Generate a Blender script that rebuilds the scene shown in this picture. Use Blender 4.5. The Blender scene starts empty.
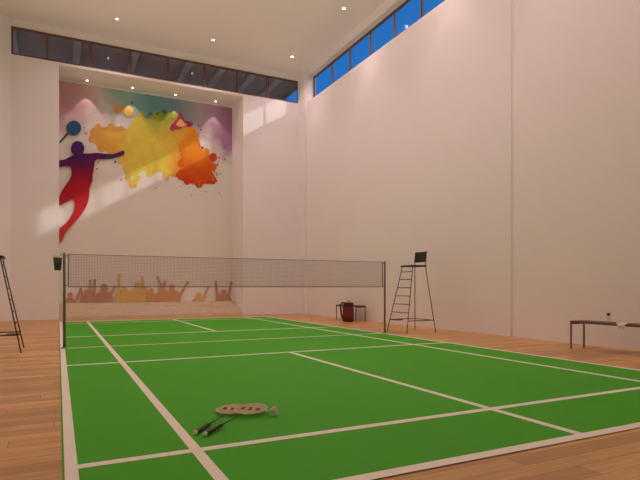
import bpy, bmesh, math, random
from mathutils import Vector, Matrix, Euler
random.seed(7)
S = bpy.context.scene
COL = S.collection
PI = math.pi
R = math.radians

# ------------------------------------------------------------------ view
S.view_settings.view_transform = 'Standard'
S.view_settings.look = 'None'
S.view_settings.gamma = 1
S.view_settings.use_curve_mapping = False
S.view_settings.exposure = 0.0
S.render.film_transparent = False
S.cycles.max_bounces = 14
S.cycles.diffuse_bounces = 8
S.cycles.transparent_max_bounces = 24

# ------------------------------------------------------------------ camera
CAM = Vector((-0.10, -9.377, 1.0)); YAW = 0.4649; FPX = 522.0; HOR = 286.8
cd = bpy.data.cameras.new('camera'); co = bpy.data.objects.new('camera', cd); COL.objects.link(co)
cd.sensor_fit = 'HORIZONTAL'; cd.sensor_width = 36.0; cd.lens = FPX / 640 * 36.0
cd.shift_y = (HOR - 240) / 640; cd.clip_start = 0.05; cd.clip_end = 500
co.location = CAM; co.rotation_euler = (PI / 2, 0, -YAW)
S.camera = co

# ------------------------------------------------------------------ materials
def srgb(r, g, b):
    f = lambda v: (v / 255 / 12.92) if v / 255 <= 0.04045 else ((v / 255 + 0.055) / 1.055) ** 2.4
    return (f(r), f(g), f(b), 1)

def mat(name, col, rough=0.6, metal=0.0, noise=0.0, nscale=8.0, spec=0.5, bump=0.0):
    m = bpy.data.materials.new(name); m.use_nodes = True
    nt = m.node_tree; b = nt.nodes['Principled BSDF']
    b.inputs['Roughness'].default_value = rough; b.inputs['Metallic'].default_value = metal
    b.inputs['Specular IOR Level'].default_value = spec
    b.inputs['Base Color'].default_value = col
    if noise or bump:
        tc = nt.nodes.new('ShaderNodeTexCoord'); n = nt.nodes.new('ShaderNodeTexNoise')
        n.inputs['Scale'].default_value = nscale; n.inputs['Detail'].default_value = 5
        nt.links.new(tc.outputs['Object'], n.inputs['Vector'])
        if noise:
            mx = nt.nodes.new('ShaderNodeMix'); mx.data_type = 'RGBA'
            mx.inputs[6].default_value = tuple(c * (1 - noise) for c in col[:3]) + (1,)
            mx.inputs[7].default_value = tuple(min(1, c * (1 + noise)) for c in col[:3]) + (1,)
            nt.links.new(n.outputs['Fac'], mx.inputs[0]); nt.links.new(mx.outputs[2], b.inputs['Base Color'])
        if bump:
            bp = nt.nodes.new('ShaderNodeBump'); bp.inputs['Strength'].default_value = bump
            bp.inputs['Distance'].default_value = 0.01
            nt.links.new(n.outputs['Fac'], bp.inputs['Height']); nt.links.new(bp.outputs[0], b.inputs['Normal'])
    return m

def emis(name, col, s):
    m = bpy.data.materials.new(name); m.use_nodes = True; nt = m.node_tree; nt.nodes.clear()
    e = nt.nodes.new('ShaderNodeEmission'); o = nt.nodes.new('ShaderNodeOutputMaterial')
    e.inputs[0].default_value = col; e.inputs[1].default_value = s; nt.links.new(e.outputs[0], o.inputs[0]); return m

M = {}
M['wall'] = mat('wall_paint', (0.87, 0.86, 0.86, 1), 0.75, noise=0.02, nscale=1.2, spec=0.25, bump=0.02)
M['ceil'] = mat('ceiling_paint', (0.90, 0.885, 0.86, 1), 0.8, noise=0.015, nscale=1.0, spec=0.2)
M['groove'] = M['wall']
M['mat'] = mat('court_green', (0.058, 0.40, 0.010, 1), 0.6, noise=0.07, nscale=1.1, spec=0.15)
M['line'] = mat('line_paint', (0.84, 0.83, 0.72, 1), 0.5, noise=0.05, nscale=20)
M['brown'] = mat('window_frame_brown', (0.15, 0.072, 0.045, 1), 0.5, noise=0.15, nscale=6)
M['soffit'] = mat('eave_boards', (0.37, 0.31, 0.33, 1), 0.8, noise=0.12, nscale=3)
M['rafter'] = mat('rafter_paint', (0.50, 0.49, 0.50, 1), 0.7, noise=0.1, nscale=3)
M['post'] = mat('post_grey_metal', (0.21, 0.19, 0.18, 1), 0.4, metal=0.4, noise=0.05)
M['net'] = mat('net_cord', (0.19, 0.165, 0.155, 1), 0.8, noise=0.1)
M['tape'] = mat('net_tape', (0.32, 0.27, 0.24, 1), 0.7, noise=0.05)
M['black'] = mat('black_plastic', (0.008, 0.008, 0.008, 1), 0.45, noise=0.1)
M['steel'] = mat('chair_tube', (0.035, 0.032, 0.032, 1), 0.4, metal=0.3, noise=0.05)
M['bleg'] = mat('bench_leg_metal', (0.16, 0.155, 0.11, 1), 0.4, metal=0.4, noise=0.05)
M['bwood'] = mat('bench_wood', (0.13, 0.065, 0.028, 1), 0.5, noise=0.25, nscale=9)
M['red'] = mat('bag_red', (0.145, 0.008, 0.010, 1), 0.7, noise=0.2, nscale=15, bump=0.2)
M['dark'] = mat('bag_dark', (0.012, 0.010, 0.012, 1), 0.7, noise=0.2, nscale=15)
M['green'] = mat('bucket_green', (0.008, 0.050, 0.030, 1), 0.5, noise=0.08)
M['white'] = mat('white_cloth', (0.75, 0.72, 0.66, 1), 0.7, noise=0.04, nscale=20)
M['cream'] = mat('racket_string', (0.72, 0.58, 0.36, 1), 0.5, noise=0.05, nscale=40)
M['frame'] = mat('racket_frame', (0.62, 0.56, 0.40, 1), 0.4, noise=0.05)
M['shaft'] = mat('racket_shaft', (0.018, 0.07, 0.045, 1), 0.35, noise=0.05)
M['mark'] = mat('racket_mark', (0.17, 0.012, 0.010, 1), 0.6, noise=0.1)
M['pinkmark'] = mat('racket_mark_pink', (0.66, 0.25, 0.20, 1), 0.6, noise=0.1)
M['feather'] = mat('feather', (0.72, 0.71, 0.60, 1), 0.7, noise=0.05, nscale=60)
M['cork'] = mat('cork', (0.60, 0.50, 0.36, 1), 0.7, noise=0.15, nscale=80)
M['stepwood'] = mat('step_wood', (0.72, 0.62, 0.47, 1), 0.55, noise=0.12, nscale=6)
M['cap'] = mat('bottle_cap', (0.045, 0.03, 0.06, 1), 0.4, noise=0.05)
M['chrome'] = mat('lamp_ring', (0.75, 0.70, 0.62, 1), 0.3, metal=0.6, noise=0.03)
M['lamp'] = emis('lamp_glow', (1.0, 0.80, 0.52, 1), 22)

def glass(name, tint, gl=0.04):
    m = bpy.data.materials.new(name); m.use_nodes = True; nt = m.node_tree; nt.nodes.clear()
    o = nt.nodes.new('ShaderNodeOutputMaterial'); t = nt.nodes.new('ShaderNodeBsdfTransparent')
    g = nt.nodes.new('ShaderNodeBsdfGlossy'); x = nt.nodes.new('ShaderNodeMixShader')
    t.inputs[0].default_value = tint; g.inputs['Roughness'].default_value = 0.05
    x.inputs[0].default_value = gl
    nt.links.new(t.outputs[0], x.inputs[1]); nt.links.new(g.outputs[0], x.inputs[2]); nt.links.new(x.outputs[0], o.inputs[0])
    return m
M['glass'] = glass('window_glass', (0.97, 0.98, 1, 1), 0.015)
M['bottle'] = glass('bottle_plastic', (0.93, 0.94, 0.98, 1), 0.06)

def math_n(nt, op, a, b_=None, c=None, clamp=False):
    n = nt.nodes.new('ShaderNodeMath'); n.operation = op; n.use_clamp = clamp
    for i, v in enumerate((a, b_, c)):
        if v is None: continue
        if isinstance(v, (int, float)): n.inputs[i].default_value = v
        else: nt.links.new(v, n.inputs[i])
    return n.outputs[0]
def floor_mat():
    m = bpy.data.materials.new('wood_planks'); m.use_nodes = True; nt = m.node_tree; L = nt.links.new
    b = nt.nodes['Principled BSDF']; b.inputs['Roughness'].default_value = 0.38; b.inputs['Specular IOR Level'].default_value = 0.4
    tc = nt.nodes.new('ShaderNodeTexCoord'); br = nt.nodes.new('ShaderNodeTexBrick')
    sp = nt.nodes.new('ShaderNodeSeparateXYZ'); L(tc.outputs['Object'], sp.inputs[0])
    row = math_n(nt, 'FLOOR', math_n(nt, 'DIVIDE', sp.outputs[1], 0.14))
    wn = nt.nodes.new('ShaderNodeTexWhiteNoise'); wn.noise_dimensions = '1D'; L(row, wn.inputs['W'])
    cb = nt.nodes.new('ShaderNodeCombineXYZ'); L(math_n(nt, 'MULTIPLY_ADD', wn.outputs['Value'], 1.25, sp.outputs[0]), cb.inputs[0]); L(sp.outputs[1], cb.inputs[1])
    L(cb.outputs[0], br.inputs['Vector'])
    br.offset = 0.0; br.inputs['Scale'].default_value = 1.0
    br.inputs['Brick Width'].default_value = 1.25; br.inputs['Row Height'].default_value = 0.14
    br.inputs['Mortar Size'].default_value = 0.0022; br.inputs['Bias'].default_value = 0.0
    br.inputs['Color1'].default_value = (0.45, 0.25, 0.080, 1); br.inputs['Color2'].default_value = (0.72, 0.435, 0.160, 1)
    br.inputs['Mortar'].default_value = (0.20, 0.085, 0.035, 1)
    mp = nt.nodes.new('ShaderNodeMapping'); mp.inputs['Scale'].default_value = (1.2, 14, 1)
    n = nt.nodes.new('ShaderNodeTexNoise'); n.inputs['Scale'].default_value = 2.0; n.inputs['Detail'].default_value = 6
    L(tc.outputs['Object'], mp.inputs['Vector']); L(mp.outputs[0], n.inputs['Vector'])
    rp = nt.nodes.new('ShaderNodeValToRGB'); rp.color_ramp.elements[0].position = 0.3; rp.color_ramp.elements[1].position = 0.7
    rp.color_ramp.elements[0].color = (0.84, 0.80, 0.76, 1); rp.color_ramp.elements[1].color = (1.12, 1.12, 1.12, 1)
    L(n.outputs['Fac'], rp.inputs[0])
    mx = nt.nodes.new('ShaderNodeMix'); mx.data_type = 'RGBA'; mx.blend_type = 'MULTIPLY'; mx.inputs[0].default_value = 1
    L(br.outputs['Color'], mx.inputs[6]); L(rp.outputs[0], mx.inputs[7]); L(mx.outputs[2], b.inputs['Base Color'])
    return m
M['floor'] = floor_mat()

# ------------------------------------------------------------------ mesh helpers
def box(bm, x0, x1, y0, y1, z0, z1, bev=0.0):
    tmp = bmesh.new(); bmesh.ops.create_cube(tmp, size=1)
    for v in tmp.verts:
        v.co = Vector(((x0 + x1) / 2 + v.co.x * (x1 - x0), (y0 + y1) / 2 + v.co.y * (y1 - y0), (z0 + z1) / 2 + v.co.z * (z1 - z0)))
    if bev: bmesh.ops.bevel(tmp, geom=tmp.edges[:], offset=bev, segments=2, affect='EDGES', profile=0.5)
    merge(bm, tmp); return bm

def merge(bm, tmp, mtx=None):
    me = bpy.data.meshes.new('tmp'); tmp.to_mesh(me); tmp.free()
    if mtx: me.transform(mtx)
    bm.from_mesh(me); bpy.data.meshes.remove(me)

def tube(bm, pts, r, seg=8, closed=False, r2=None):
    pts = [Vector(p) for p in pts]; n = len(pts); rings = []
    prev = None
    for i, p in enumerate(pts):
        if closed: d = pts[(i + 1) % n] - pts[i - 1]
        else: d = pts[min(i + 1, n - 1)] - pts[max(i - 1, 0)]
        d.normalize()
        if prev is None:
            a = d.cross(Vector((0, 0, 1)))
            if a.length < 1e-3: a = d.cross(Vector((1, 0, 0)))
        else: a = prev - d * prev.dot(d)
        a.normalize(); prev = a; c = d.cross(a)
        rr = r if r2 is None else r + (r2 - r) * i / max(1, n - 1)
        rings.append([bm.verts.new(p + a * rr * math.cos(2 * PI * k / seg) + c * rr * math.sin(2 * PI * k / seg)) for k in range(seg)])
    for i in range(n if closed else n - 1):
        A, B = rings[i], rings[(i + 1) % n]
        for k in range(seg): bm.faces.new((A[k], A[(k + 1) % seg], B[(k + 1) % seg], B[k]))
    if not closed: bm.faces.new(rings[0][::-1]); bm.faces.new(rings[-1])
    return bm

def lathe(bm, prof, seg=24, mtx=None):
    tmp = bmesh.new(); rings = []
    for r, z in prof:
        rings.append([tmp.verts.new((r * math.cos(2 * PI * k / seg), r * math.sin(2 * PI * k / seg), z)) for k in range(seg)])
    for A, B in zip(rings, rings[1:]):
        for k in range(seg): tmp.faces.new((A[k], A[(k + 1) % seg], B[(k + 1) % seg], B[k]))
    tmp.faces.new(rings[0][::-1]); tmp.faces.new(rings[-1])
    merge(bm, tmp, mtx); return bm

def obj(name, bm, m, parent=None, smooth=False):
    bmesh.ops.recalc_face_normals(bm, faces=bm.faces[:])
    me = bpy.data.meshes.new(name); bm.to_mesh(me); bm.free()
    if smooth:
        for p in me.polygons: p.use_smooth = True
    me.materials.append(M[m] if isinstance(m, str) else m)
    o = bpy.data.objects.new(name, me); COL.objects.link(o)
    if parent: o.parent = parent
    return o

def B(*a, **k): return box(bmesh.new(), *a, **k)
def T(*a, **k): return tube(bmesh.new(), *a, **k)
def tag(o, label, cat, group=None):
    o['label'] = label; o['category'] = cat
    if group: o['group'] = group
    return o
def thing(name, label, cat, loc=(0, 0, 0), rot=(0, 0, 0), group=None):
    o = bpy.data.objects.new(name, None); COL.objects.link(o); o.empty_display_size = 0.1
    o.location = loc; o.rotation_euler = rot
    return tag(o, label, cat, group)
def struct(name, bm, m, parent=None):
    o = obj(name, bm, m, parent)
    if not parent: o['kind'] = 'structure'
    return o
def dup(root, loc, rot=None, label=None):
    def cp(o, par):
        c = o.copy(); COL.objects.link(c); c.parent = par
        for ch in [x for x in bpy.data.objects if x.parent == o]: cp(ch, c)
        return c
    r = cp(root, None); r.location = loc
    if rot is not None: r.rotation_euler = rot
    if label: r['label'] = label
    return r

# ------------------------------------------------------------------ the hall
YB, XR, CZ = 8.45, 8.0, 8.9          # back wall, right wall, ceiling
AX0, AX1, YM, AZ = -0.078, 5.79, 9.65, 7.78   # alcove
XL, YN = -3.3, -11.5                 # left wall, wall behind the camera
WZ0, WZ1 = 7.86, 8.70                # clerestory windows
CH = (-1.342, YB)                    # corner where the angled wall starts

struct('floor', B(XL - .2, XR + .2, YN - .2, YM + .2, -0.2, 0), 'floor')
struct('ceiling', B(XL - .2, XR + .35, YN - .2, YB + .22, CZ, CZ + 0.2), 'ceil')

bm = bmesh.new()
box(bm, CH[0] - .3, AX0, YB, YB + .2, 0, WZ0)
box(bm, AX1, XR + .2, YB, YB + .2, 0, WZ0)
box(bm, AX0, AX1, YB, YM + .2, AZ, WZ0)
box(bm, CH[0] - .3, XR + .2, YB, YB + .2, WZ1, CZ)
box(bm, CH[0] - .3, CH[0], YB, YB + .2, WZ0, WZ1)
box(bm, 7.965, XR + .2, YB, YB + .2, WZ0, WZ1)
struct('wall_back', bm, 'wall')
bm = bmesh.new()
box(bm, AX0 - .15, AX1 + .15, YM, YM + .2, 0, AZ)
box(bm, AX0 - .15, AX0, YB + .2, YM, 0, AZ)
box(bm, AX1, AX1 + .15, YB + .2, YM, 0, AZ)
struct('wall_alcove', bm, 'wall')
# right wall with a shallow expansion groove and a clerestory opening
RW0, RW1 = -3.45, 7.7                # opening along Y
RZ0 = 7.71; RZ1 = 8.64
bm = bmesh.new(); gv = -1.79
box(bm, XR, XR + .3, gv + .035, YB + .2, 0, RZ0)
box(bm, XR, XR + .3, YN, gv - .035, 0, RZ0)
box(bm, XR + .03, XR + .3, gv - .035, gv + .035, 0, RZ0)
box(bm, XR, XR + .3, YN, YB + .2, RZ1, CZ)
box(bm, XR, XR + .3, RW1, YB + .2, RZ0, RZ1)
box(bm, XR, XR + .3, YN, RW0, RZ0, RZ1)
struct('wall_right', bm, 'wall')
struct('trim_1', B(XR - .09, XR, 7.83, YB, 0, CZ), 'wall')      # corner pilaster
# angled wall piece and the left wall
d = Vector((-0.62, -0.78, 0)).normalized(); n = Vector((-d.y, d.x, 0))
n = n if n.x < 0 else -n
p0 = Vector((CH[0], CH[1], 0)); k = (XL - CH[0]) / d.x; p1 = p0 + d * k
bm = bmesh.new()
q = [p0, p1, p1 + n * .2, p0 + n * .2]
lo = [bm.verts.new(v) for v in q]; hi = [bm.verts.new(v + Vector((0, 0, CZ))) for v in q]
bm.faces.new(lo); bm.faces.new(hi)
for i in range(4): bm.faces.new((lo[i], lo[(i + 1) % 4], hi[(i + 1) % 4], hi[i]))
struct('wall_corner', bm, 'wall')
struct('wall_left', B(XL - .2, XL, YN, p1.y + .1, 0, CZ), 'wall')
struct('wall_front', B(XL - .2, XR + .3, YN - .2, YN, 0, CZ), 'wall')

# clerestory windows
def window_x(name, y, x0, x1, z0, z1, muls, t=0.05):
    fb = bmesh.new(); w = 0.055
    box(fb, x0, x1, y, y + t, z0, z0 + w); box(fb, x0, x1, y, y + t, z1 - w, z1)
    box(fb, x0, x0 + w, y, y + t, z0 + w, z1 - w); box(fb, x1 - w, x1, y, y + t, z0 + w, z1 - w)
    r = struct(name, fb, 'brown')
    e = [x0 + w] + muls + [x1 - w]
    for m_ in muls: obj('mullion', B(m_ - .035, m_ + .035, y, y + t, z0 + w, z1 - w), 'brown', r)
    for a, b in zip(e, e[1:]): obj('pane', B(a, b, y + .02, y + .026, z0 + w, z1 - w), 'glass', r)
window_x('window_1', YB + .03, CH[0], 7.965, WZ0, WZ1, [-.40, .81, 2.0, 3.19, 4.41, 5.58, 6.73])
def window_y(name, x, y0, y1, z0, z1, muls, t=0.05):
    fb = bmesh.new(); w = 0.06
    box(fb, x, x + t, y0, y1, z0, z0 + w); box(fb, x, x + t, y0, y1, z1 - w, z1)
    box(fb, x, x + t, y0, y0 + w, z0 + w, z1 - w); box(fb, x, x + t, y1 - w, y1, z0 + w, z1 - w)
    r = struct(name, fb, 'brown')
    e = [y0 + w] + muls + [y1 - w]
    for m_ in muls: obj('mullion', B(x, x + t, m_ - .035, m_ + .035, z0 + w, z1 - w), 'brown', r)
    for a, b in zip(e, e[1:]): obj('pane', B(x + .02, x + .026, a, b, z0 + w, z1 - w), 'glass', r)
window_y('window_2', XR + .2, RW0, RW1, RZ0, RZ1, [-2.25, -1.05, .15, 1.38, 2.6, 3.82, 5.05, 6.27])

# roof overhang seen through the back windows
ov = struct('roof_overhang', B(-4.5, 8.17, YB + .22, 12.2, 8.80, 8.92), 'soffit')
for x in (-1.35, 0.45, 2.2, 3.95, 5.1, 6.25, 7.25):
    obj('rafter', B(x - .10, x + .10, YB + .22, 12.1, 8.66, 8.80), 'rafter', ov)
obj('fascia', B(8.17, 8.21, YB + .22, 12.2, 8.66, 8.95), 'soffit', ov)

# ------------------------------------------------------------------ stepped platform in the alcove
st = thing('stepped_platform', 'low pale wooden steps along the foot of the painted mural', 'steps', (0, 0, 0))
NS = 5; hh = 0.47 / NS
for i in range(NS):
    y0 = YB + .12 + i * .2
    bm = B(AX0 + .004, AX1 - .004, y0, YM - .004, i * hh + (0.0005 if i else 0), (i + 1) * hh)
    obj('step', bm, 'stepwood', st)

# ------------------------------------------------------------------ mural
def mu(px, py):      # place on the mural plane of a point measured on the photograph
    u = (px - 320) / FPX; v = -(py - HOR) / FPX
    s, c = math.sin(YAW), math.cos(YAW)
    dx, dy = u * c + s, -u * s + c
    t = (YM - CAM.y) / dy
    return (CAM.x + t * dx, CAM.z + t * v)
MX0, MX1, MZ0, MZ1 = AX0 + .005, 5.742, 0.475, 7.72
def nodes_mat(name):
    m = bpy.data.materials.new(name); m.use_nodes = True; nt = m.node_tree
    b = nt.nodes['Principled BSDF']; b.inputs['Roughness'].default_value = 0.6; b.inputs['Specular IOR Level'].default_value = 0.2
    tc = nt.nodes.new('ShaderNodeTexCoord'); sp = nt.nodes.new('ShaderNodeSeparateXYZ'); nt.links.new(tc.outputs['Object'], sp.inputs[0])
    return m, nt, b, tc, sp
def noise_n(nt, tc, scale, detail=4):
    n = nt.nodes.new('ShaderNodeTexNoise'); n.inputs['Scale'].default_value = scale; n.inputs['Detail'].default_value = detail
    nt.links.new(tc.outputs['Object'], n.inputs['Vector']); return n.outputs['Fac']
def ramp_n(nt, fac, stops):
    r = nt.nodes.new('ShaderNodeValToRGB'); cr = r.color_ramp
    while len(cr.elements) < len(stops): cr.elements.new(0.5)
    for e, (p, c) in zip(cr.elements, stops): e.position = p; e.color = c
    nt.links.new(fac, r.inputs[0]); return r.outputs[0]
def mix_n(nt, f, a, b_):
    x = nt.nodes.new('ShaderNodeMix'); x.data_type = 'RGBA'
    for s_, v in ((0, f), (6, a), (7, b_)):
        if isinstance(v, (tuple, int, float)): x.inputs[s_].default_value = v
        else: nt.links.new(v, x.inputs[s_])
    return x.outputs[2]

m, nt, b, tc, sp = nodes_mat('mural_print'); X, Z = sp.outputs[0], sp.outputs[2]
xn = math_n(nt, 'MULTIPLY_ADD', X, 1 / 5.75, 0.01)
n1 = noise_n(nt, tc, 0.9); n2 = noise_n(nt, tc, 3.0, 6)
xj = math_n(nt, 'ADD', xn, math_n(nt, 'MULTIPLY_ADD', n1, 0.16, -0.08))
wash = ramp_n(nt, xj, [(0.0, (0.58, 0.25, 0.36, 1)), (0.13, (0.56, 0.32, 0.38, 1)), (0.20, (0.62, 0.54, 0.54, 1)), (0.34, (0.22, 0.46, 0.44, 1)),
                       (0.52, (0.01, 0.30, 0.30, 1)), (0.66, (0.09, 0.22, 0.29, 1)), (0.80, (0.42, 0.38, 0.46, 1)), (0.93, (0.36, 0.12, 0.34, 1)), (1.0, (0.32, 0.08, 0.32, 1))])
# how far the wash runs down, by place along the wall
depth = ramp_n(nt, xn, [(0.0, (.88, .88, .88, 1)), (0.15, (.55, .55, .55, 1)), (0.28, (.45, .45, .45, 1)), (0.5, (.66, .66, .66, 1)), (0.7, (.60, .60, .60, 1)), (0.85, (.60, .60, .60, 1)), (0.95, (.95, .95, .95, 1)), (1, (1, 1, 1, 1))])
dz = math_n(nt, 'SUBTRACT', MZ1, Z)
lim = math_n(nt, 'MULTIPLY', depth, 1.95)
e = math_n(nt, 'SUBTRACT', lim, dz)
e = math_n(nt, 'ADD', e, math_n(nt, 'MULTIPLY_ADD', n2, 1.0, -0.5))
mask = math_n(nt, 'MULTIPLY_ADD', e, 1.2, 0.38, clamp=True)
mask = math_n(nt, 'MULTIPLY', mask, 0.84)
colr = mix_n(nt, mask, (0.84, 0.80, 0.77, 1), wash)
nt.links.new(colr, b.inputs['Base Color']); M['mural'] = m

mural = thing('wall_mural', 'tall painted mural of a leaping racket player and yellow orange splashes in the alcove', 'mural')
obj('mural_panel', B(MX0, MX1, YM - .012, YM - .001, MZ0, MZ1), 'mural', mural)
LAY = [0.0125]
def flat(name, polys, m, parent=mural, layer=None):
    """painted shapes: thin raised film on the panel; polys are lists of (X, Z)"""
    bm = bmesh.new()
    for poly in polys:
        if layer is None: LAY[0] += 0.0007
        y = YM - (layer or LAY[0])
        poly = [(min(max(x, MX0), MX1), z) for x, z in poly]
        vs = [bm.verts.new((x, y, z)) for x, z in poly]
        f = bm.faces.new(vs)
        ex = bmesh.ops.extrude_face_region(bm, geom=[f])
        bmesh.ops.translate(bm, verts=[v for v in ex['geom'] if isinstance(v, bmesh.types.BMVert)], vec=(0, 0.0006, 0))
    bmesh.ops.triangulate(bm, faces=bm.faces[:])
    return obj(name, bm, m, parent)
def smooth_poly(pts, sub=5, jit=0.0, closed=True):
    n = len(pts); out = []
    for i in range(n):
        p0, p1, p2, p3 = (Vector(pts[(i + j) % n]) for j in (-1, 0, 1, 2))
        for k in range(sub):
            t = k / sub
            v = 0.5 * ((2 * p1) + (p2 - p0) * t + (2 * p0 - 5 * p1 + 4 * p2 - p3) * t * t + (3 * p1 - p0 - 3 * p2 + p3) * t ** 3)
            if jit: v = v + Vector((random.uniform(-jit, jit), random.uniform(-jit, jit)))
            out.append((v.x, v.y))
    return out
def pix(pts): return [mu(*p) for p in pts]
def blob(px, py, r, n=18, jit=0.08, asp=1.0):
    out = []
    for k in range(n):
        a = 2 * PI * k / n; rr = r * (1 + random.uniform(-jit, jit))
        out.append(mu(px + rr * math.cos(a) * 0.93, py + rr * asp * math.sin(a)))
    return out

# watercolour splash material
m, nt, b, tc, sp = nodes_mat('splash_print'); X, Z = sp.outputs[0], sp.outputs[2]
n1 = noise_n(nt, tc, 1.6, 5); n2 = noise_n(nt, tc, 3.5, 6)
f = math_n(nt, 'MULTIPLY_ADD', X, 1 / 5.75, 0)
f = math_n(nt, 'ADD', f, math_n(nt, 'MULTIPLY_ADD', n1, 0.30, -0.15))
base = ramp_n(nt, f, [(0.16, srgb(226, 166, 72)), (0.27, srgb(238, 190, 84)), (0.36, srgb(238, 218, 92)), (0.56, srgb(228, 210, 84)), (0.64, srgb(236, 184, 72)), (0.72, srgb(236, 142, 28)), (0.85, srgb(226, 104, 24))])
gz = math_n(nt, 'MULTIPLY_ADD', Z, 0.9, -5.55)          # green tint near the top middle
gx = math_n(nt, 'SUBTRACT', 1.0, math_n(nt, 'ABSOLUTE', math_n(nt, 'MULTIPLY_ADD', X, 0.75, -2.45)), clamp=True)
gm = math_n(nt, 'MULTIPLY', math_n(nt, 'ADD', gz, math_n(nt, 'MULTIPLY_ADD', n2, 0.6, -0.2), clamp=True), gx, clamp=True)
base = mix_n(nt, gm, base, srgb(110, 165, 70))
dk = math_n(nt, 'MULTIPLY_ADD', n2, 1.6, -0.75, clamp=True)
base = mix_n(nt, dk, base, srgb(222, 172, 70))
nt.links.new(base, b.inputs['Base Color']); M['splash'] = m
m, nt, b, tc, sp = nodes_mat('orange_print')
n1 = noise_n(nt, tc, 2.2, 5)
zz = math_n(nt, 'MULTIPLY_ADD', sp.outputs[2], -0.6, 3.55)
zz = math_n(nt, 'ADD', zz, math_n(nt, 'MULTIPLY_ADD', n1, 0.7, -0.35), clamp=True)
base = ramp_n(nt, zz, [(0.0, srgb(236, 150, 36)), (0.3, srgb(230, 112, 22)), (0.65, srgb(214, 72, 22)), (1.0, srgb(190, 44, 22))])
nt.links.new(base, b.inputs['Base Color']); M['orange'] = m
M['p_orange'] = mat('print_amber', srgb(228, 172, 84), 0.6, noise=0.2, nscale=4)
M['p_yellow'] = mat('print_yellow', srgb(238, 206, 96), 0.6, noise=0.15, nscale=4)
M['p_red'] = mat('print_red', srgb(206, 66, 34), 0.6, noise=0.25, nscale=4)
M['p_crim'] = mat('print_crimson', srgb(176, 40, 82), 0.6, noise=0.3, nscale=5)
M['p_green'] = mat('print_green', srgb(70, 110, 70), 0.6, noise=0.2, nscale=5)
M['p_dot'] = mat('print_rust', srgb(150, 90, 60), 0.6, noise=0.2, nscale=5)

amber = [(90, 136), (91, 130), (97, 127), (106, 127), (114, 126), (122, 128), (128, 130), (131, 136), (126, 143), (120, 152), (113, 153), (106, 151), (100, 147), (94, 143)]
flat('amber_splash', [smooth_poly(pix(amber), 4, .018), blob(92, 139, 4), blob(98, 127.5, 3.4), blob(111, 127, 3.6), blob(121, 129, 3), blob(101, 148, 4.4), blob(112, 152, 4.6), blob(120, 155, 3.6)], 'p_orange')
main = [(100, 133), (108, 131), (118, 132), (126, 130), (131, 124), (136, 117), (143, 116), (148, 119), (156, 115), (165, 112), (173, 114), (178, 121), (186, 127), (194, 132), (199, 140),
        (200, 150), (196, 160), (190, 170), (184, 178), (176, 177), (168, 175), (160, 172), (152, 173), (144, 171), (138, 174), (132, 176), (127, 172), (124, 165), (124, 160), (119, 156), (118, 152), (108, 153), (103, 149), (99, 143)]
flat('yellow_splash', [smooth_poly(pix(main), 5, .022), blob(133, 184, 4.6), blob(137, 178, 3.5), blob(128, 178, 3.2), blob(127, 170, 4.4), blob(150, 173, 4.2), blob(166, 175, 4), blob(122, 160, 4), blob(141, 116, 3.6), blob(157, 114.5, 4), blob(174, 115, 3.4)], 'splash')
orr = [(178, 146), (184, 139), (190, 136), (196, 140), (199, 148), (205, 152), (211, 157), (213, 164), (212, 171), (215, 178), (211, 183), (203, 184), (194, 184), (186, 181), (178, 179), (178, 172), (184, 168), (182, 158)]
flat('orange_splash', [smooth_poly(pix(orr), 5, .03), blob(196, 136, 3.4), blob(206, 152, 3.6), blob(213, 167, 4), blob(212, 180, 4.4), blob(199, 184, 4), blob(187, 181, 3.8), blob(179, 175, 3.4), blob(181, 163, 4)], 'orange')
flat('amber_drop', [blob(118.5, 108.8, 4.6)], 'p_orange'); flat('yellow_drop', [blob(128.5, 111.5, 5.2)], 'p_yellow')
flat('orange_drop', [blob(191, 132, 5.2)], 'orange')
flat('rust_drop', [blob(213, 157.5, 4.3)], 'p_red')
brush = [(170, 127), (174, 122), (177, 119), (179, 113), (182, 115), (184, 120), (188, 122), (193, 124), (190, 127), (184, 127), (180, 129), (175, 130), (171, 131)]
flat('crimson_brush_mark', [smooth_poly(pix(brush), 3, .015)], 'p_crim')
flat('orange_brush_mark', [smooth_poly(pix([(176, 125), (180, 119), (184, 123), (187, 125), (181, 127)]), 3, .01)], 'p_orange')
for px, py, r, mm in [(132, 103, 1.3, 'p_green'), (150, 114, 1.6, 'p_green'), (164, 112, 2.2, 'p_green'), (157, 114, 1.4, 'p_green'), (86, 133.5, 1.4, 'p_orange'), (84, 128, .7, 'p_dot'),
                      (135, 186, 1.6, 'p_orange'), (201, 130, 1.2, 'p_red'), (202, 148, 1.6, 'p_red'), (217, 165, 1.1, 'p_red'), (219, 158, .8, 'p_dot'), (216, 181, 1.1, 'p_red'),
                      (115, 162, 1.2, 'p_dot'), (98, 163, .9, 'p_dot'), (97, 169, .9, 'p_dot'), (121, 180, 1.2, 'p_orange'), (156, 188, .8, 'p_dot'), (206, 192, .7, 'p_dot'), (219, 193, .7, 'p_dot'), (198, 126, 1.0, 'p_dot'), (167, 180, .9, 'p_orange')]:
    flat('paint_dot', [blob(px, py, r, 10)], mm)

for k in range(26):
    a = random.uniform(-.9, 1.9); rr = random.uniform(.9, 1.35)
    flat('paint_dot', [blob(186 + 36 * rr * math.cos(a) * .8, 158 + 30 * rr * math.sin(a), random.uniform(.35, .95), 8)], random.choice(['p_red', 'p_dot', 'p_orange']))
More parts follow.
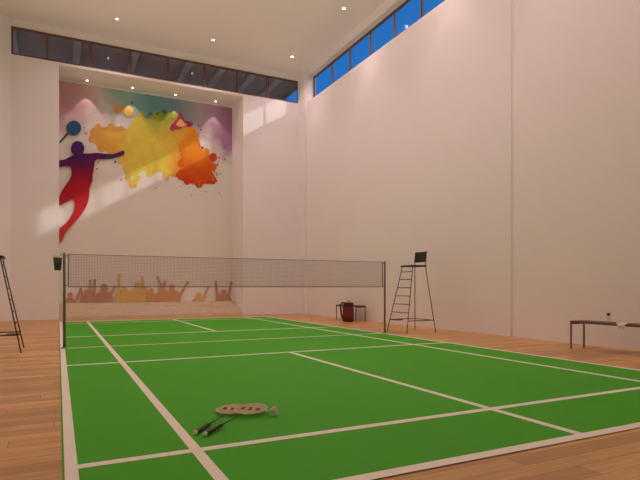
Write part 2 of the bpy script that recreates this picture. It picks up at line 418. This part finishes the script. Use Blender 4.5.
# the painted player
m, nt, b, tc, sp = nodes_mat('player_print')
n1 = noise_n(nt, tc, 2.0, 4)
t_ = math_n(nt, 'MULTIPLY_ADD', sp.outputs[2], -0.30, 1.72)
t_ = math_n(nt, 'ADD', t_, math_n(nt, 'MULTIPLY_ADD', sp.outputs[0], 0.05, -0.03))
t_ = math_n(nt, 'ADD', t_, math_n(nt, 'MULTIPLY_ADD', n1, 0.22, -0.11), clamp=True)
base = ramp_n(nt, t_, [(0.0, srgb(72, 44, 120)), (0.14, srgb(84, 30, 100)), (0.26, srgb(130, 24, 66)), (0.42, srgb(182, 26, 48)), (0.8, srgb(208, 46, 56)), (1.0, srgb(206, 96, 60))])
nt.links.new(base, b.inputs['Base Color']); M['player'] = m
M['p_blue'] = mat('print_blue', srgb(22, 84, 140), 0.6, noise=0.35, nscale=3)
M['p_navy'] = mat('print_navy', srgb(40, 34, 52), 0.6, noise=0.15, nscale=5)
body = [(59.2, 161), (64, 160.2), (69, 157.6), (72.5, 155.8), (75, 154.5), (81, 154), (90, 153.8), (97, 153.3), (105, 154.2), (113, 154.6), (118.5, 152.6), (123, 151.2), (124.3, 153), (122.5, 155.8), (117, 157.4), (110, 159.4),
        (102, 159.8), (95.5, 160.5), (94, 168), (92.6, 176), (92.4, 181), (89.6, 188), (88.5, 200), (85, 209), (78, 219), (68.5, 229), (64, 236), (61.5, 242), (59.2, 241.5),
        (59.2, 229.5), (63, 226), (67.5, 221.5), (73, 213), (74.8, 206), (73.3, 199.5), (67.5, 202), (62, 204.5), (59.2, 205.5), (59.2, 197.5), (64.6, 187), (69.5, 180), (71.5, 174), (70.5, 167.5), (65, 166.5), (59.2, 167.5)]
flat('painted_player', [smooth_poly(pix(body), 3), blob(77.6, 149, 7.3, 22, .03, 1.02), pix([(74.5, 152), (82, 152), (83, 156), (74, 156.5)])], 'player')
flat('painted_wristband', [pix([(106, 155.2), (113, 155.4), (113.5, 158.6), (107, 159.4)])], 'p_navy')
flat('painted_racket', [blob(73.6, 128.6, 8.0, 26, .02, .92)], 'p_blue')
flat('painted_racket_handle', [pix([(67.4, 133.0), (68.8, 134.2), (63, 140.4), (60.2, 143.6), (59.2, 142.4), (62, 139.3)])], 'p_navy')
# painted crowd along the foot of the mural
M['c1'] = mat('print_crowd_rose', srgb(192, 142, 118), 0.6, noise=0.12, nscale=3)
M['c2'] = mat('print_crowd_ochre', srgb(214, 180, 110), 0.6, noise=0.15, nscale=3)
M['c3'] = mat('print_crowd_tan', srgb(206, 156, 112), 0.6, noise=0.12, nscale=3)
def limb(x0, y0, x1, y1, w0, w1):
    dx, dy = x1 - x0, y1 - y0; L = math.hypot(dx, dy); nx, ny = -dy / L, dx / L
    return pix([(x0 + nx * w0, y0 + ny * w0), (x0 - nx * w0, y0 - ny * w0), (x1 - nx * w1, y1 - ny * w1), (x1 + dx / L * w1, y1 + dy / L * w1), (x1 + nx * w1, y1 + ny * w1)])
for hx, hy, r, w, arms, mm in [(70, 295, 2.8, 7, [(76, 299, 81, 289)], 'c1'), (87, 292.5, 3, 8, [(83, 297, 80.5, 289), (91, 296, 90, 281), (94, 298, 94.5, 280.5)], 'c1'),
        (104, 288, 4.2, 9, [(110, 296, 114, 287)], 'c1'), (124, 290, 3.4, 10, [(118, 296, 119, 275.5)], 'c2'), (137, 286, 3.6, 9, [(143.5, 294, 142, 278)], 'c2'),
        (151, 291, 2.8, 6, [(148, 297, 144.5, 288)], 'c3'), (171.5, 287.5, 3.2, 9, [(164, 294, 157, 277), (163, 291, 164.5, 282), (179, 296, 187, 282.5)], 'c3'),
        (160.5, 290, 2.6, 6, [], 'c3'), (198, 295, 2.5, 7, [(203, 298, 207, 288)], 'c2'), (223, 292, 3, 8, [(217, 298, 215, 282), (228, 296, 230.5, 283)], 'c1')]:
    bx = [(hx - w, 302.4), (hx - w * .9, hy + 6.5), (hx - w * .45, hy + 4), (hx - 1.3, hy + r * .8), (hx + 1.3, hy + r * .8), (hx + w * .45, hy + 4), (hx + w * .9, hy + 6.5), (hx + w, 302.4)]
    bx = [(min(x, 231.8), y + (-(x - 60) * .009)) for x, y in bx]
    flat('painted_spectator', [pix(bx), blob(hx, hy, r, 14, .03)] + [limb(*a, 1.5, 1.0) for a in arms] + [blob(a[2], a[3], 1.5, 8, .15) for a in arms], mm)

# ------------------------------------------------------------------ court mat and its lines
HL, CW, INS = 7.0, 6.1, 0.727       # half length, width, singles inset
court = thing('badminton_court', 'bright green badminton court mat with white lines on the wood floor', 'court')
obj('court_mat', B(-.08, CW + .02, -HL - .07, HL + .02, 0.0005, 0.006), 'mat', court)
lw = .066; z0, z1 = .006, .0075; K = 1.044
def lnY(name, x, a, b_): obj(name, B(x - lw / 2, x + lw / 2, a, b_, z0, z1), 'line', court)
def lnX(name, y, a, b_, w=lw): obj(name, B(a, b_, y - w / 2, y + w / 2, z0, z1 + .0002), 'line', court)
for x in (-.036, CW - lw / 2 + .02): lnY('sideline', x, -HL - .05, HL)
for x in (INS - .075, CW - INS): lnY('singles_sideline', x, -HL - .05, HL)
lnY('centre_line', CW / 2, -HL - .03, -1.98 * K); lnY('centre_line', CW / 2, 1.98 * K, HL)
for s in (-1, 1):
    lnX('service_line', s * 1.98 * K, -.05, CW, .07); lnX('back_service_line', s * 5.94 * K, -.05, CW, .07)
    lnX('baseline', HL if s > 0 else -HL - .05, -.078, CW + .02, .085)
lnX('net_line', 0.0, -.05, CW, .05)

# ------------------------------------------------------------------ net and posts
PX0, PX1 = -.012, 6.155
def post(x, label, side):
    t = thing('net_post', label, 'post', (x, 0, 0), (0, 0, 0 if side > 0 else PI), 'net posts')
    obj('pole', lathe(bmesh.new(), [(.021, 0.011), (.021, 1.53), (.016, 1.545), (.004, 1.55)], 16), 'post', t, True)
    obj('base_plate', lathe(bmesh.new(), [(.055, 0.0062), (.055, .012), (.03, .03)], 20), 'post', t)
    obj('hook', T([(.015, 0, 1.5), (.036, 0, 1.5), (.04, 0, 1.515)], .006), 'post', t)
    obj('hook', T([(.015, 0, 1.02), (.036, 0, 1.02), (.04, 0, 1.035)], .006), 'post', t)
    return t
post(PX0, 'grey metal net post on the left, beside the green bucket', 1)
post(PX1, 'grey metal net post on the right, near the tall black chair', -1)
net = thing('badminton_net', 'grey see-through badminton net stretched across the green court', 'net', (0, 0, 0))
NX0, NX1, NZ0, NZ1 = PX0 + .06, PX1 - .06, 1.0, 1.525
bm = bmesh.new(); cell = .024; r = .0016
k = int((NX1 - NX0) / cell)
for i in range(1, k):
    x = NX0 + (NX1 - NX0) * i / k; tube(bm, [(x, 0, NZ0), (x, 0, NZ1)], r, 4)
k = int((NZ1 - NZ0) / cell)
for i in range(1, k):
    z = NZ0 + (NZ1 - NZ0) * i / k; tube(bm, [(NX0, 0.001, z), (NX1, .001, z)], r, 4)
obj('net_mesh', bm, 'net', net)
obj('top_tape', B(NX0, NX1, -.006, .006, NZ1 - .006, NZ1 + .006), 'tape', net)
obj('bottom_cord', T([(NX0, 0, NZ0), (NX1, 0, NZ0)], .008, 8), 'net', net)
for x in (NX0, NX1): obj('side_tape', B(x - .009, x + .009, -.005, .005, NZ0 - .01, NZ1 + .01), 'net', net)

# shuttle bucket hooked to the left post
bk = thing('hanging_bucket', 'small dark green bucket with a white rim hung on the left net post', 'bucket', (-.1075, 0, 1.265))
obj('bucket_body', lathe(bmesh.new(), [(.045, 0), (.049, .004), (.066, .205), (.061, .205), (.043, .01)], 24), 'green', bk, True)
obj('bucket_rim', lathe(bmesh.new(), [(.062, .2), (.068, .203), (.068, .232), (.062, .232), (.06, .2)], 24), 'white', bk, True)
obj('bucket_hook', T([(.045, 0, .225), (.045, 0, .25), (.055, 0, .262), (.068, 0, .255)], .006), 'post', bk, True)

# ------------------------------------------------------------------ umpire chair
def umpire_chair():
    t = thing('umpire_chair', 'tall black umpire chair with ladder by the right net post', 'umpire chair', (6.885, .05, 0), group='umpire chairs')
    F, Bk, H = -.385, .385, .37             # front / back feet in x, half width in y
    ft, bt, hw, sz = -.10, .245, .19, 1.44  # top of rails in x, half width at the seat, seat height
    r = .0095
    def fr(z, s): k = z / sz; return (F + (ft - F) * k, s * (H + (hw - H) * k), z)
    def rr(z, s): k = z / sz; return (Bk + (bt - Bk) * k, s * (H + (hw - H) * k), z)
    for s in (-1, 1):
        obj('ladder_rail', T([fr(0, s), fr(sz, s)], r), 'steel', t, True)
        obj('rear_leg', T([rr(0, s), rr(sz, s), (bt + .005, s * hw, 1.62), (bt + .04, s * hw * .98, 1.79)], r), 'steel', t, True)
        obj('side_rail', T([fr(.27, s), rr(.27, s)], .009), 'steel', t, True)
    obj('rear_rail', T([rr(.27, -1), rr(.27, 1)], .009), 'steel', t, True)
    for z in (.44, .62, .80, .98, 1.16, 1.33): obj('rung', T([fr(z, -1), fr(z, 1)], .009), 'steel', t, True)
    a = fr(.27, 1)
    obj('foot_step', B(a[0] - .03, a[0] + .15, .06, .33, .262, .282, .006), 'black', t)
    obj('seat', B(ft - .04, bt + .02, -hw - .02, hw + .02, sz, sz + .035, .012), 'black', t)
    bm = bmesh.new(); tmp = B(-.018, .018, -.20, .20, 0, .235, .015)
    bmesh.ops.subdivide_edges(tmp, edges=[e for e in tmp.edges if abs((e.verts[0].co - e.verts[1].co).y) > .3], cuts=6)
    for v in tmp.verts: v.co.x += .02 * (1 - (v.co.y / .2) ** 2)
    merge(bm, tmp, Matrix.Translation((bt - .005, 0, 1.55)) @ Matrix.Rotation(R(8), 4, 'Y'))
    obj('backrest', bm, 'black', t)
    return t
uc = umpire_chair()
dup(uc, (-.985, .06, 0), (0, 0, PI), 'tall black umpire chair on the left, only its ladder in view beside the court')

# ------------------------------------------------------------------ benches
def bench(loc, label):
    t = thing('bench', label, 'bench', loc, group='benches by the right wall')
    L, W, Ht = 1.2, .34, .455
    obj('seat', B(-W / 2, W / 2, -L / 2, L / 2, Ht - .034, Ht, .006), 'bwood', t)
    for sx in (-1, 1):
        for sy in (-1, 1):
            x, y = sx * (W / 2 - .014), sy * (L / 2 - .014)
            obj('leg', B(x - .0105, x + .0105, y - .0105, y + .0105, 0, Ht - .0345), 'bleg', t)
    for sy in (-1, 1):
        y = sy * (L / 2 - .014); obj('brace', B(-W / 2 + .03, W / 2 - .03, y - .01, y + .01, Ht - .06, Ht - .0345), 'bleg', t)
    return t
bn = bench((7.46, -4.245, 0), 'wooden bench at the right edge with a white towel and a bottle on it')
dup(bn, (7.72, 4.18, 0), None, 'small far bench against the right wall behind the dark red backpack')
# towel folded over the near bench's front edge
bm = bmesh.new(); tx, ty = 7.29, -4.515
prof = [(tx + .24, .4585), (tx + .02, .4585), (tx - .008, .452), (tx - .012, .43), (tx - .013, .395)]
rows = []
for i in range(9):
    u = i / 8 - .5; row = []
    for j, (x, z) in enumerate(prof):
        w = .17 if j < 2 else .17 - .03 * (j - 1)
        row.append(bm.verts.new((x - .004 * math.cos(i * 2.2) * (j > 2), ty + u * w, z + (.003 * math.sin(i * 1.9 + j) if j < 2 else 0) + (.0 if j < 4 else .012 * math.cos(u * 5)) + (.004 if j < 2 else 0))))
    rows.append(row)
for a_, b_ in zip(rows, rows[1:]):
    for j in range(len(prof) - 1): bm.faces.new((a_[j], a_[j + 1], b_[j + 1], b_[j]))
tw = obj('towel', bm, 'white', None, True); tag(tw, 'white towel draped over the front edge of the near bench', 'towel')
md = tw.modifiers.new('solid', 'SOLIDIFY'); md.thickness = .008; md.offset = 1
bt_ = thing('water_bottle', 'small clear bottle with a dark cap standing on the near bench', 'bottle', (7.45, -4.20, .456))
obj('bottle_body', lathe(bmesh.new(), [(.025, 0), (.028, .006), (.028, .075), (.024, .088), (.013, .1)], 18), 'bottle', bt_, True)
obj('bottle_cap', lathe(bmesh.new(), [(.012, .1), (.022, .104), (.026, .123), (.021, .142), (.009, .146)], 18), 'cap', bt_, True)

# ------------------------------------------------------------------ backpack
bg = thing('backpack', 'dark red backpack with black straps standing before the far bench', 'backpack', (7.32, 3.60, 0), (0, 0, R(52))); bg.scale = (.85, .92, 1.02)
def soft(x0, x1, y0, y1, z0, z1, bev, taper=0.0):
    bm = B(x0, x1, y0, y1, z0, z1, bev)
    for v in bm.verts:
        k = (v.co.z - z0) / (z1 - z0); v.co.y = v.co.y * (1 - taper * k); v.co.x = v.co.x * (1 - taper * .6 * k)
    return bm
obj('bag_body', soft(-.1, .1, -.165, .165, 0, .50, .045, .10), 'red', bg, True)
obj('front_pocket', soft(-.145, -.08, -.13, .13, .04, .27, .03, .05), 'red', bg, True)
obj('top_flap', soft(-.11, .10, -.155, .155, .44, .54, .035, .06), 'dark', bg, True)
obj('side_panel', soft(-.085, .085, .125, .172, .02, .47, .022), 'dark', bg, True)
for x in (-.05, .04):
    obj('shoulder_strap', T([(x, .10, .525), (x - .01, .19, .535), (x - .015, .245, .47), (x - .01, .235, .30), (x, .205, .14), (x, .165, .07)], .021), 'dark', bg, True)
obj('handle', T([(0, -.05, .53), (0, -.04, .58), (0, .04, .58), (0, .05, .53)], .01), 'dark', bg, True)

# ------------------------------------------------------------------ rackets and shuttlecock
def racket(loc, rot, label):
    t = thing('badminton_racket', label, 'racket', loc, rot, 'rackets on the court'); q = .12
    # along +X from the butt; head centre at 0.54
    hc, a, b_ = .545 + q, .145, .122
    obj('grip', lathe(bmesh.new(), [(.0135, 0), (.0155, .004), (.0145, .015), (.0135, .21), (.010, .23)], 10, Matrix.Rotation(PI / 2, 4, 'Y')), 'black', t, True)
    obj('butt_cap', lathe(bmesh.new(), [(.012, -.006), (.0165, -.004), (.0165, .006), (.0145, .008)], 12, Matrix.Rotation(PI / 2, 4, 'Y')), 'white', t, True)
    obj('shaft', T([(.225, 0, 0), (hc - a, 0, 0)], .0045), 'shaft', t, True)
    ring = [(hc + a * math.cos(2 * PI * k / 40), b_ * math.sin(2 * PI * k / 40), 0) for k in range(40)]
    obj('head_frame', T(ring, .0062, 8, True), 'frame', t, True)
    bm = bmesh.new()
    for i in range(-13, 14):
        x = i * .0105
        if abs(x) < a * .98:
            y = b_ * math.sqrt(1 - (x / a) ** 2); tube(bm, [(hc + x, -y, 0), (hc + x, y, 0)], .0015, 4)
        y = i * .0088
        if abs(y) < b_ * .98:
            x = a * math.sqrt(1 - (y / b_) ** 2); tube(bm, [(hc - x, y, .001), (hc + x, y, .001)], .0015, 4)
    obj('string_bed', bm, 'cream', t)
    # dark red lettering-like mark across the strings
    bm = bmesh.new()
    for i, yc in enumerate((-.062, 0.0, .062)):
        tmp = B(-.035, .035, -.014, .014, .003, .0045)
        for v in tmp.verts: v.co.y += v.co.x * .25
        merge(bm, tmp, Matrix.Translation((hc - .005, yc, 0)))
    obj('string_mark', bm, 'mark', t)
    return t
def lay(butt, th, tilt, label):
    # heading th (from +X), head end lifted by tilt
    return racket(butt, Euler((0, -tilt, th)), label)
lay((.722, -5.879, .0245), .8936, .006, 'badminton racket lying on the green court, left one of the pair')
lay((0.770, -5.945, .0245), .770, .031, 'badminton racket lying on the green court, right one of the pair beside the shuttlecock')

def shuttle(loc, rot, label):
    t = thing('shuttlecock', label, 'shuttlecock', loc, rot)
    obj('cork', lathe(bmesh.new(), [(.003, 0), (.010, .003), (.0135, .012), (.0135, .025)], 16), 'cork', t, True)
    bm = bmesh.new()
    for k in range(16):
        a = 2 * PI * k / 16
        tmp = bmesh.new()
        P = [(-.0012, .010, .025), (.0012, .010, .025), (.002, .020, .05), (.0085, .024, .06), (.0075, .031, .08), (0, .034, .088), (-.0075, .031, .08), (-.0085, .024, .06), (-.002, .020, .05)]
        f = tmp.faces.new([tmp.verts.new(p) for p in P])
        ex = bmesh.ops.extrude_face_region(tmp, geom=[f])
        bmesh.ops.translate(tmp, verts=[v for v in ex['geom'] if isinstance(v, bmesh.types.BMVert)], vec=(0, .001, 0))
        merge(bm, tmp, Matrix.Rotation(a, 4, 'Z') @ Matrix.Rotation(.10, 4, 'Y'))
    obj('feather_skirt', bm, 'feather', t)
    return t
shuttle((1.330, -5.600, .0345), (R(76), 0, R(60)), 'white feather shuttlecock lying at the heads of the two rackets')

# ------------------------------------------------------------------ lamps
WARM = (1.0, 0.66, 0.675)
def spot(name, loc, energy, size, blend, parent, rad=.05, aim=None):
    l = bpy.data.lights.new(name, 'SPOT'); l.energy = energy; l.spot_size = R(size); l.spot_blend = blend; l.color = WARM; l.shadow_soft_size = rad
    o = bpy.data.objects.new(name, l); COL.objects.link(o); o.parent = parent; o.location = loc
    if aim: o.rotation_euler = aim
    return o
def downlight(name, loc, label, cat, r, group):
    t = thing(name, label, cat, loc, (0, 0, 0), group)
    obj('lamp_ring', lathe(bmesh.new(), [(r, -.001), (r * 1.45, -.001), (r * 1.4, -.012), (r * 1.05, -.016), (r, -.004)], 20), 'chrome', t, True)
    obj('lamp_lens', lathe(bmesh.new(), [(r * .98, -.0015), (r * .95, -.008), (r * .3, -.012)], 16), 'lamp', t)
    return t
names = {(1.45, 7.05): 'ceiling downlight above the mural, leftmost of the lamps near the back windows', (4.33, 7.08): 'ceiling downlight above the mural\'s right half, middle lamp near the back windows',
         (7.07, 7.06): 'ceiling downlight in the back right corner, above both window strips', (7.14, 3.55): 'ceiling downlight beside the blue window strip, nearest the camera of those in view'}
for y in (7.06, 3.55, .05, -3.45, -6.95):
    for x in (-1.4, 1.45, 4.33, 7.1):
        if x < 0 and y > 5: continue
        key = [k for k in names if abs(k[0] - x) < .1 and abs(k[1] - y) < .1]
        lab = names[key[0]] if key else 'ceiling downlight of the rows over the court, outside the picture'
        kk = .15 if y < -5 else 1.06
        lx, ly = key[0] if key else (x, y)
        t = downlight('ceiling_downlight', (lx, ly, CZ), lab, 'ceiling lamp', .042, 'downlights in the ceiling')
        spot('downlight_beam', (0, 0, -.03), 40 * kk, 70, .3, t); spot('downlight_glow', (0, 0, -.03), 76 * kk, 140, .5, t)
for i, (x, lab) in enumerate([(.75, 'tiny spotlight over the mural, leftmost of four, above the painted racket'), (2.16, 'tiny spotlight over the mural, second from left, above the yellow drops'),
                              (3.60, 'tiny spotlight over the mural, third from left, above the teal wash'), (5.03, 'tiny spotlight over the mural, rightmost of four, by the purple corner')]):
    t = downlight('mural_spotlight', (x, 9.36, AZ), lab, 'spotlight', .035, 'spotlights over the mural')
    spot('spotlight_beam', (0, 0, -.03), 30, 62, .25, t, .02)

# added fill lights on the unseen left wall, put in to brighten the ceiling
for i, y in enumerate((-8.0, -5.0, -2.0, 1.0, 4.0)):
    t = thing('added_fill_light', 'added fill light on the left side wall aimed up at the ceiling, outside the picture', 'added fill light', (XL + .02, y, 2.6), (0, 0, 0), 'added fill lights on the left wall')
    ax = Vector((7.5, .8, 6.3)).normalized(); mt = Vector((.16, 0, 0))
    rm = Matrix.Translation(mt) @ ax.to_track_quat('Z', 'Y').to_matrix().to_4x4()
    obj('fill_housing', lathe(bmesh.new(), [(.06, -.10), (.10, -.06), (.12, .02), (.115, .02), (.09, -.03)], 20, rm), 'post', t, True)
    obj('fill_bracket', T([(-.018, 0, -.1), (.08, 0, -.1), tuple(mt - ax * .095)], .014), 'post', t)
    obj('lamp_lens', lathe(bmesh.new(), [(.10, -.012), (.10, -.004), (.05, .0)], 20, rm), 'lamp', t)
    l = spot('added_fill_beam', mt + ax * .03, 330, 105, 1.0, t, .10, ax.to_track_quat('-Z', 'Y').to_euler())
    l.data.color = (1.0, .72, .665)

# sun through the right-hand clerestory
sl = bpy.data.lights.new('sun', 'SUN'); sl.energy = 1.0; sl.angle = R(1.2); sl.color = (1, .93, .84)
so = bpy.data.objects.new('sun', sl); COL.objects.link(so)
so.rotation_euler = Vector((-.75, 1.0, -.45)).to_track_quat('-Z', 'Y').to_euler()

# sky above, dull ground below the horizon
w = bpy.data.worlds.new('sky'); S.world = w; w.use_nodes = True; nt = w.node_tree
bgd = nt.nodes['Background']; tc = nt.nodes.new('ShaderNodeTexCoord'); sp = nt.nodes.new('ShaderNodeSeparateXYZ')
nt.links.new(tc.outputs['Generated'], sp.inputs[0])
rp = nt.nodes.new('ShaderNodeValToRGB'); cr = rp.color_ramp
cr.elements[0].position = .49; cr.elements[0].color = (.17, .14, .12, 1)
cr.elements[1].position = .51; cr.elements[1].color = (.10, .22, .44, 1)
e_ = cr.elements.new(.58); e_.color = srgb(32, 112, 190)
nt.links.new(math_n(nt, 'MULTIPLY_ADD', sp.outputs[2], .5, .5), rp.inputs[0]); nt.links.new(rp.outputs[0], bgd.inputs[0])
